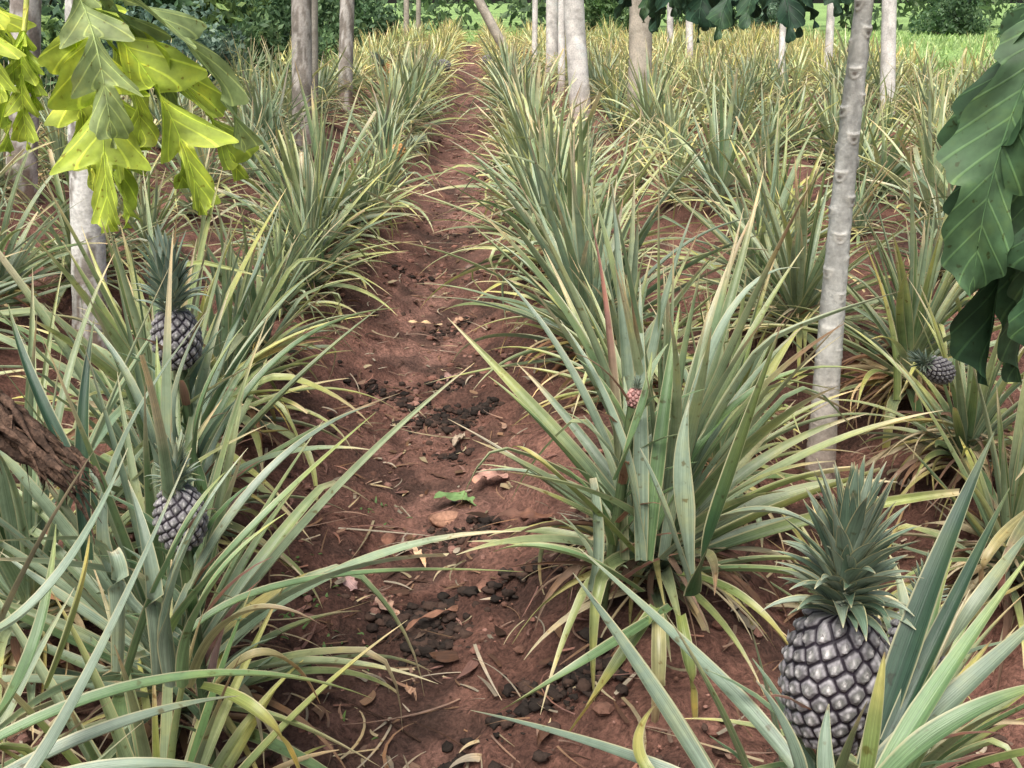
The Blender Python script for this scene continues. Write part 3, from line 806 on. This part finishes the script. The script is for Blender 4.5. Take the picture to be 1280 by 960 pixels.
def std_crown(seed, n=8, plen=.75, size=.42, cols=((.05, .12, .035), (.10, .20, .06))):
    rng = np.random.RandomState(seed); mb = MB()
    for i in range(n):
        az = i*GA; e = rng.uniform(.0, .9)
        tip = np.array([math.cos(az)*math.cos(e), math.sin(az)*math.cos(e), math.sin(e)])*plen*rng.uniform(.8, 1.2)
        petiole(mb, (0, 0, -.15*rng.rand()), tip, .008)
        papaya_leaf(mb, rng, tip, az, size*rng.uniform(.8, 1.1), .2, 1.3, cols, n=20, m=3)
    return mb.mesh("papaya_crown", M_PAP)
CROWNS = [std_crown(500), std_crown(501)]
TG = "papaya trees among the pineapple rows"
def tree(bx, by, top, r0, r1, col, label, scars=.5, crown=0, sp=.06, patch=None, seed=1, bow=(0, 0), nv=160, crown_mesh_=None):
    z = tz(bx, by)-.04
    root = add("papaya_tree", None, (bx, by, z), label=label, category="papaya tree", group=TG)
    t = np.array(top, float)-np.array([bx, by, z])
    s = np.linspace(0, 1, 12)[:, None]
    P = s*t+np.concatenate([np.sin(np.pi*s)*bow[0], np.sin(np.pi*s)*bow[1], 0*s], 1)
    R = lerp(r0, r1, s[:, 0])*(1+.12*np.exp(-s[:, 0]*18))
    add("trunk", trunk_mesh("trunk", P, R, col, scars, nv=nv, sc_sp=sp, seed=seed, patch=patch), parent=root)
    if crown_mesh_ is not None: add("crown", crown_mesh_, parent=root)
    elif crown is not None: add("crown", CROWNS[crown], tuple(t), (0, 0, seed*1.3), 1.0, parent=root)
    return root
PALEW = (.78, .74, .69); TANT = (.42, .37, .30)

# right near trunk, knobbly with leaf scars; its own crown has leaves hanging in view
b = survey(1029, 560, 3.5); bx, by = b[0], b[1]; zr = tz(bx, by)-.04
e = survey(1087, 0, by*math.cos(PITCH)+.03)
d = e-np.array([bx, by, 0]); top = np.array([bx, by, 0])+d*1.38
mbc = MB(); rng = np.random.RandomState(900); oo = np.array([bx, by, zr])
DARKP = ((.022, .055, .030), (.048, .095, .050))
for px, py, tt, az, size, dr in [(905, -50, 2.7, 3.3, .36, 1.5), (1000, -45, 2.8, -1.2, .30, 1.5), (835, -40, 2.9, 2.6, .28, 1.5), (1180, -80, 2.8, .2, .34, 1.3), (960, -35, 2.6, 4.2, .32, 1.5)]:
    tip = survey(px, py, tt)-oo
    petiole(mbc, top-oo, tip, .008, .12)
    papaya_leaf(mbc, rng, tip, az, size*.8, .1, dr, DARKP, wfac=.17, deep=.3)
for i in range(6):
    az = i*GA+1; tip = top-oo+np.array([math.cos(az)*.6, math.sin(az)*.6, .45])
    petiole(mbc, top-oo, tip); papaya_leaf(mbc, rng, tip, az, .4, .2, 1.2, DARKP, n=24, m=5)
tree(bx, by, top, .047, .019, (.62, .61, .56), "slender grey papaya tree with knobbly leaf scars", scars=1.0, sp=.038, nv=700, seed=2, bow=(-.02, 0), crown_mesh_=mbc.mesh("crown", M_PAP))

# left whitish trunk with drooping lit leaves
b = survey(112, 425, 4.75); e = survey(98, 0, 4.18)
bx, by = b[0], b[1]; zr = tz(bx, by)-.04; oo = np.array([bx, by, zr])
top = np.array([bx+(e[0]-bx)*1.48, by-.05, 2.15])
mbc = MB(); rng = np.random.RandomState(905)
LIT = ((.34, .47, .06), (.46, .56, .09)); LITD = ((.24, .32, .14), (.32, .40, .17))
for px, py, tt, az, size, e0, dr, cl, sp_, nl in [
        (85, -20, 2.85, -.10, .70, .05, 1.5, LITD, .8, 3),
        (100, 10, 3.0, -.20, .78, -.25, 1.25, LIT, 1.3, 6),
        (30, 40, 3.2, -2.0, .40, -.9, .7, LIT, .9, 4),
        (-50, -20, 3.2, -.8, .46, -.3, 1.0, LIT, 1.2, 5),
        (105, 60, 3.2, -.9, .62, -1.0, .6, LIT, .9, 3)]:
    tip = survey(px, py, tt)-oo
    petiole(mbc, top-oo, tip, .008, .15, (.5, .55, .15))
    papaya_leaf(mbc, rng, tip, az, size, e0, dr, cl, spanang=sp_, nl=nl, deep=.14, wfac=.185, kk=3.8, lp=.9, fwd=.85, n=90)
for i in range(5):
    az = i*GA+2; tip = top-oo+np.array([math.cos(az)*.6, math.sin(az)*.6, .5])
    petiole(mbc, top-oo, tip); papaya_leaf(mbc, rng, tip, az, .4, .2, 1.2, LIT, n=24, m=5)
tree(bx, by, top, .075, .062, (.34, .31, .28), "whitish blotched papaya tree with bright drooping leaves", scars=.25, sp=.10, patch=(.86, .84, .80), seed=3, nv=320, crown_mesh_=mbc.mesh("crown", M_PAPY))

# tree beside the view whose dark leaf hangs in
bx, by = 1.78, 2.35; zr = tz(bx, by)-.04; oo = np.array([bx, by, zr]); top = np.array([1.75, 2.3, 2.05])
mbc = MB(); rng = np.random.RandomState(917)
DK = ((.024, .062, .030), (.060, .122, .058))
for px, py, tt, az, size, e0, dr, nl in [(1345, -20, 1.95, 3.5, .60, -.7, 1.0, 6), (1388, 50, 2.0, 3.0, .76, -.98, .8, 5), (1372, 170, 1.9, 3.7, .46, -.95, .8, 5)]:
    tip = survey(px, py, tt)-oo
    petiole(mbc, top-oo, tip, .008, .1)
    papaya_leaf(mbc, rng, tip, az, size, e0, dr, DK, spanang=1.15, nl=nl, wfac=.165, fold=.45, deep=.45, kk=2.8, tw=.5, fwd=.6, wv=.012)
for i in range(5):
    az = i*GA; tip = top-oo+np.array([math.cos(az)*.6, math.sin(az)*.6, .5])
    petiole(mbc, top-oo, tip); papaya_leaf(mbc, rng, tip, az, .4, .2, 1.2, DK, n=24, m=5)
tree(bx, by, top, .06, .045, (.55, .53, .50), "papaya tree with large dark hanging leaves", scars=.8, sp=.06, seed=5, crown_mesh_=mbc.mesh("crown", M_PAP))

def T(px, pyb, pxtop, wpx, col, label, hh=3.6, scars=.3, patch=None, seed=1):
    yb = (480-pyb)/1300
    dz = -math.sin(PITCH)+yb*math.cos(PITCH); t_ = (CAMZ-0.0)/(-dz)
    b = survey(px, pyb, t_)
    r = wpx*t_/1300/2
    e = survey(pxtop, 0, t_)
    ex = e[0]*b[1]/e[1]
    k = hh/1.45
    top = (b[0]+(ex-b[0])*k, b[1]+.05, hh)
    tree(b[0], b[1], top, r, r*.88, col, label, scars, crown=seed % 2, patch=patch, seed=seed, sp=.12, nv=110)
T(28, 270, 32, 36, (.30, .26, .23), "grey papaya tree trunk rising from pineapple leaves", patch=(.66, .63, .59), seed=6)
T(378, 190, 376, 25, (.24, .21, .18), "slim grey papaya tree trunk with mottled bark", patch=(.50, .46, .42), seed=7)
T(392, 170, 391, 12, (.36, .33, .28), "slim grey papaya tree trunk with mottled bark", seed=8)
T(431, 140, 434, 18, (.32, .28, .24), "slim grey papaya tree trunk with mottled bark", patch=(.60, .56, .51), seed=9)
T(727, 150, 717, 26, PALEW, "smooth whitish papaya tree trunk leaning slightly", seed=10)
T(702, 120, 702, 9, PALEW, "thin pale papaya tree trunk", seed=11)
T(690, 105, 690, 15, PALEW, "smooth whitish papaya tree trunk", seed=12)
T(798, 175, 802, 29, TANT, "stout grey-brown papaya tree trunk", patch=(.50, .44, .36), seed=13)
T(668, 90, 669, 7, PALEW, "thin pale papaya tree trunk", seed=14)
T(655, 100, 600, 14, (.46, .41, .34), "leaning tan papaya tree trunk", seed=15)
T(508, 62, 508, 7, TANT, "thin pale papaya tree trunk", seed=16)
T(523, 58, 523, 6, TANT, "thin pale papaya tree trunk", seed=17)
T(838, 80, 838, 8, PALEW, "thin pale papaya tree trunk", seed=18)
T(862, 85, 862, 9, PALEW, "thin pale papaya tree trunk", seed=19)
T(976, 120, 980, 8, PALEW, "thin pale papaya tree trunk", seed=20)
T(1034, 115, 1040, 10, PALEW, "thin pale papaya tree trunk", seed=21)
T(1108, 160, 1112, 18, PALEW, "slim whitish papaya tree trunk", patch=(.80, .77, .72), seed=22)

# dead shrivelled stem at the side: fibrous strands wound together
mbd = MB(); a = survey(-100, 455, 1.75); b = survey(106, 612, 1.62)
s = np.linspace(0, 1, 160)
P0 = a+(b-a)*s[:, None]+np.stack([.012*np.sin(s*9), 0*s, .015*np.sin(s*3)+.006*np.sin(s*14)], -1)
Tt = nrmz(np.gradient(P0, axis=0)); A = nrmz(np.cross(Tt, [0, 0, 1.0])); B = np.cross(Tt, A)
o_ = P0[-1].copy(); o_[2] = tz(o_[0], o_[1])
for q in range(18):
    ph = q*6.28/18+s*3.5+.4*np.sin(s*9+q)
    endt = 1-.25*rs.rand()**2
    rad = (.034-.014*s)*(1+.18*np.sin(s*11+q*2))*(1 if q % 3 else .6)
    Pq = P0+(A*np.cos(ph)[:, None]+B*np.sin(ph)[:, None])*rad[:, None]
    rq = (.0085-.003*s)*(1+.25*np.sin(s*47+q*3)+.2*np.sin(s*91+q))*sst(endt, endt-.2, s)+.0006
    cq = np.array([.115, .072, .050])[None]*(.5+.9*rs.rand())*(1+.4*np.sin(s*41+q*5)+.3*rs.rand(160))[:, None]
    tube(mbd, Pq-o_, rq, 9, cq)
for i in range(80):
    j = rs.randint(5, 150); an = rs.rand()*6.28
    bb = P0[j]+(A[j]*math.cos(an)+B[j]*math.sin(an))*(.040-.014*s[j])-o_
    leaf(mbd, rs, bb, math.atan2(Tt[j][1], Tt[j][0])+rs.normal(0, .5), rs.uniform(-1.2, -.2), rs.uniform(.03, .11), rs.uniform(.004, .010), rs.uniform(0, 1.0), 7, 3, .6, np.repeat((np.array([.15, .095, .065])*rs.uniform(.3, 1.7))[None], 7, 0), rs.normal(0, 1.5))
ro = add("dead_trunk", mbd.mesh("dead_trunk", M_DEAD), tuple(o_), label="shrivelled brown dead trunk leaning among pineapple leaves", category="dead trunk")

# ------------------------------------------------------------------ shrubs, woodland, grass
def leafcloud(mb, rng, centers, radii, n, size, cA, cB, el=(1, 1, 1), asp=.45):
    for c, r in zip(centers, radii):
        d = nrmz(rng.normal(size=(n, 3)))
        rad = rng.rand(n)**.4
        p = c+d*(rad*r)[:, None]*np.array(el)
        ax = nrmz(rng.normal(size=(n, 3))+np.array([0, 0, -.4])); ay = nrmz(np.cross(ax, rng.normal(size=(n, 3))))
        sz = size*rng.uniform(.6, 1.3, n)[:, None]
        V = np.stack([p-ax*sz, p+ay*sz*asp, p+ax*sz, p-ay*sz*asp], 1)
        col = lerp(np.array(cA), np.array(cB), rng.rand(n)[:, None])*rng.uniform(.7, 1.3)
        F = np.arange(n*4).reshape(n, 4)
        UV = np.tile(np.array([[0, .5], [.5, 1], [1, .5], [.5, 0]]), (n, 1))
        mb.raw(V.reshape(-1, 3), F, UV, np.repeat(col, 4, 0))
def bush_mesh(seed, cA, cB, size=.07, h=1.3):
    rng = np.random.RandomState(seed); mb = MB()
    cs = []; rds = []
    for i in range(16):
        a = rng.rand()*6.28; q = rng.rand()**.6*.75
        cs.append(np.array([math.cos(a)*q, math.sin(a)*q, rng.uniform(.2, 1)*h*(1-.35*q)])); rds.append(rng.uniform(.22, .42))
        tube(mb, np.linspace([0, 0, 0], cs[-1], 5), np.linspace(.02, .006, 5), 5, (.1, .08, .05))
    leafcloud(mb, rng, cs, rds, 190, size, cA, cB)
    return mb.mesh("bush", M_BUSH)
BU = [bush_mesh(1, (.06, .12, .06), (.16, .26, .12)), bush_mesh(2, (.06, .12, .08), (.22, .32, .25), .055), bush_mesh(3, (.11, .18, .07), (.28, .40, .13), .08)]
rb = np.random.RandomState(12)
for px, t_, sc, k in [(20, 14.0, 1.1, 0), (80, 15.5, 1.3, 2), (150, 15.0, 1.0, 0), (215, 14.2, .9, 1), (265, 15.0, 1.0, 1), (310, 17, 1.1, 0), (180, 19, 1.9, 0), (60, 20, 2.0, 1), (350, 23, 1.3, 0), (400, 27, 1.5, 0), (290, 24, 2.0, 2), (460, 33, 1.5, 0), (1240, 40, 1.2, 0), (1150, 46, 1.6, 0), (950, 46, 1.5, 1), (870, 47, 1.6, 0), (760, 46, 1.6, 0)]:
    x = t_*(px-640)/1300*1.0; y = t_*.99
    add("bush", BU[k], (x, y, tz(x, y)), (0, 0, rb.rand()*6), sc, label="dense dark green leafy bush at the field edge" if k < 2 else "light green leafy bush at the field edge", category="bush", group="bushes around the field")
mb = MB(); rng = np.random.RandomState(50)
cs = []; rd = []
for i in range(260):
    x = rng.uniform(-50, 60); y = 52+rng.uniform(-2, 10)+abs(x)*.05
    cs.append(np.array([x, y, rng.uniform(.3, 6.5)])); rd.append(rng.uniform(1.0, 2.2))
leafcloud(mb, rng, cs, rd, 130, .26, (.06, .105, .06), (.17, .26, .13))  # greens lightened so distance haze is painted into the leaf colours
add("distant_woodland", mb.mesh("distant_woodland", M_BUSH), kind="stuff", label="dark green woodland edge behind the plantation", category="woodland")
# grass
mb = MB(); n = 60000
x = rng.uniform(-26, 32, n); y = rng.uniform(9, 50, n)
keep = (infield(x, y) < .3) & (np.abs(x) < .55*y+2)
x = x[keep]; y = y[keep]; n = len(x); z = terrain(x, y)
a = rng.rand(n)*6.28; hgt = rng.uniform(.06, .22, n); wd = .015+.0008*y
p = np.stack([x, y, z-.01], -1); sd = np.stack([np.cos(a), np.sin(a), 0*a], -1)*wd[:, None]
ln = np.stack([rng.normal(0, .07, n), rng.normal(0, .07, n), hgt], -1)
V = np.stack([p-sd, p+sd, p+ln+sd*.15, p+ln-sd*.15], 1).reshape(-1, 3)
col = lerp(np.array([.28, .44, .14]), np.array([.52, .66, .32]), rng.rand(n)[:, None])
mb.raw(V, np.arange(n*4).reshape(n, 4), np.tile(np.array([[0, 0], [1, 0], [1, 1], [0, 1]]), (n, 1)), np.repeat(col, 4, 0))
add("grass", mb.mesh("grass", M_BUSH), kind="stuff", label="bright green grass beyond the pineapple rows", category="grass")
# small weeds on the soil
mb = MB()
for px, py, t_ in [(400, 700, 2.8), (330, 745, 2.6), (420, 765, 2.6), (385, 860, 2.25), (300, 740, 2.6), (470, 560, 3.3), (360, 690, 2.8)]:
    c = survey(px, py, t_)
    for j in range(14):
        xx, yy = c[0]+rs.normal(0, .06), c[1]+rs.normal(0, .06)
        leaf(mb, rs, np.array([xx, yy, tz(xx, yy)+.012]), rs.rand()*6.28, rs.uniform(.1, 1.2), rs.uniform(.012, .028), .008, .8, 5, 3, .2, np.repeat(np.array([[.15, .26, .08]]), 5, 0))
add("weeds", mb.mesh("weeds", M_BUSH), kind="stuff", label="tiny green weeds sprouting from the red soil", category="weeds")

# ------------------------------------------------------------------ light
w = bpy.data.worlds.new("World"); scene.world = w; w.use_nodes = True
t = w.node_tree; bg = t.nodes["Background"]
sky = t.nodes.new("ShaderNodeTexSky"); sky.sky_type = 'NISHITA'; sky.sun_disc = False
EL, AZ = math.radians(62), math.radians(200)
sky.sun_elevation = EL; sky.sun_rotation = AZ; sky.air_density = 1.0; sky.dust_density = 5.0; sky.ozone_density = .5
t.links.new(sky.outputs[0], bg.inputs[0]); bg.inputs[1].default_value = .15
sl = bpy.data.lights.new("sun", 'SUN'); sl.energy = 5.0; sl.angle = math.radians(40); sl.color = (1, .975, .93)
so = bpy.data.objects.new("sun", sl); scene.collection.objects.link(so)
dirv = Vector((math.sin(AZ)*math.cos(EL), math.cos(AZ)*math.cos(EL), math.sin(EL)))
so.rotation_euler = dirv.to_track_quat('Z', 'Y').to_euler()
scene.view_settings.view_transform = 'Standard'; scene.view_settings.look = 'None'; scene.view_settings.exposure = 0
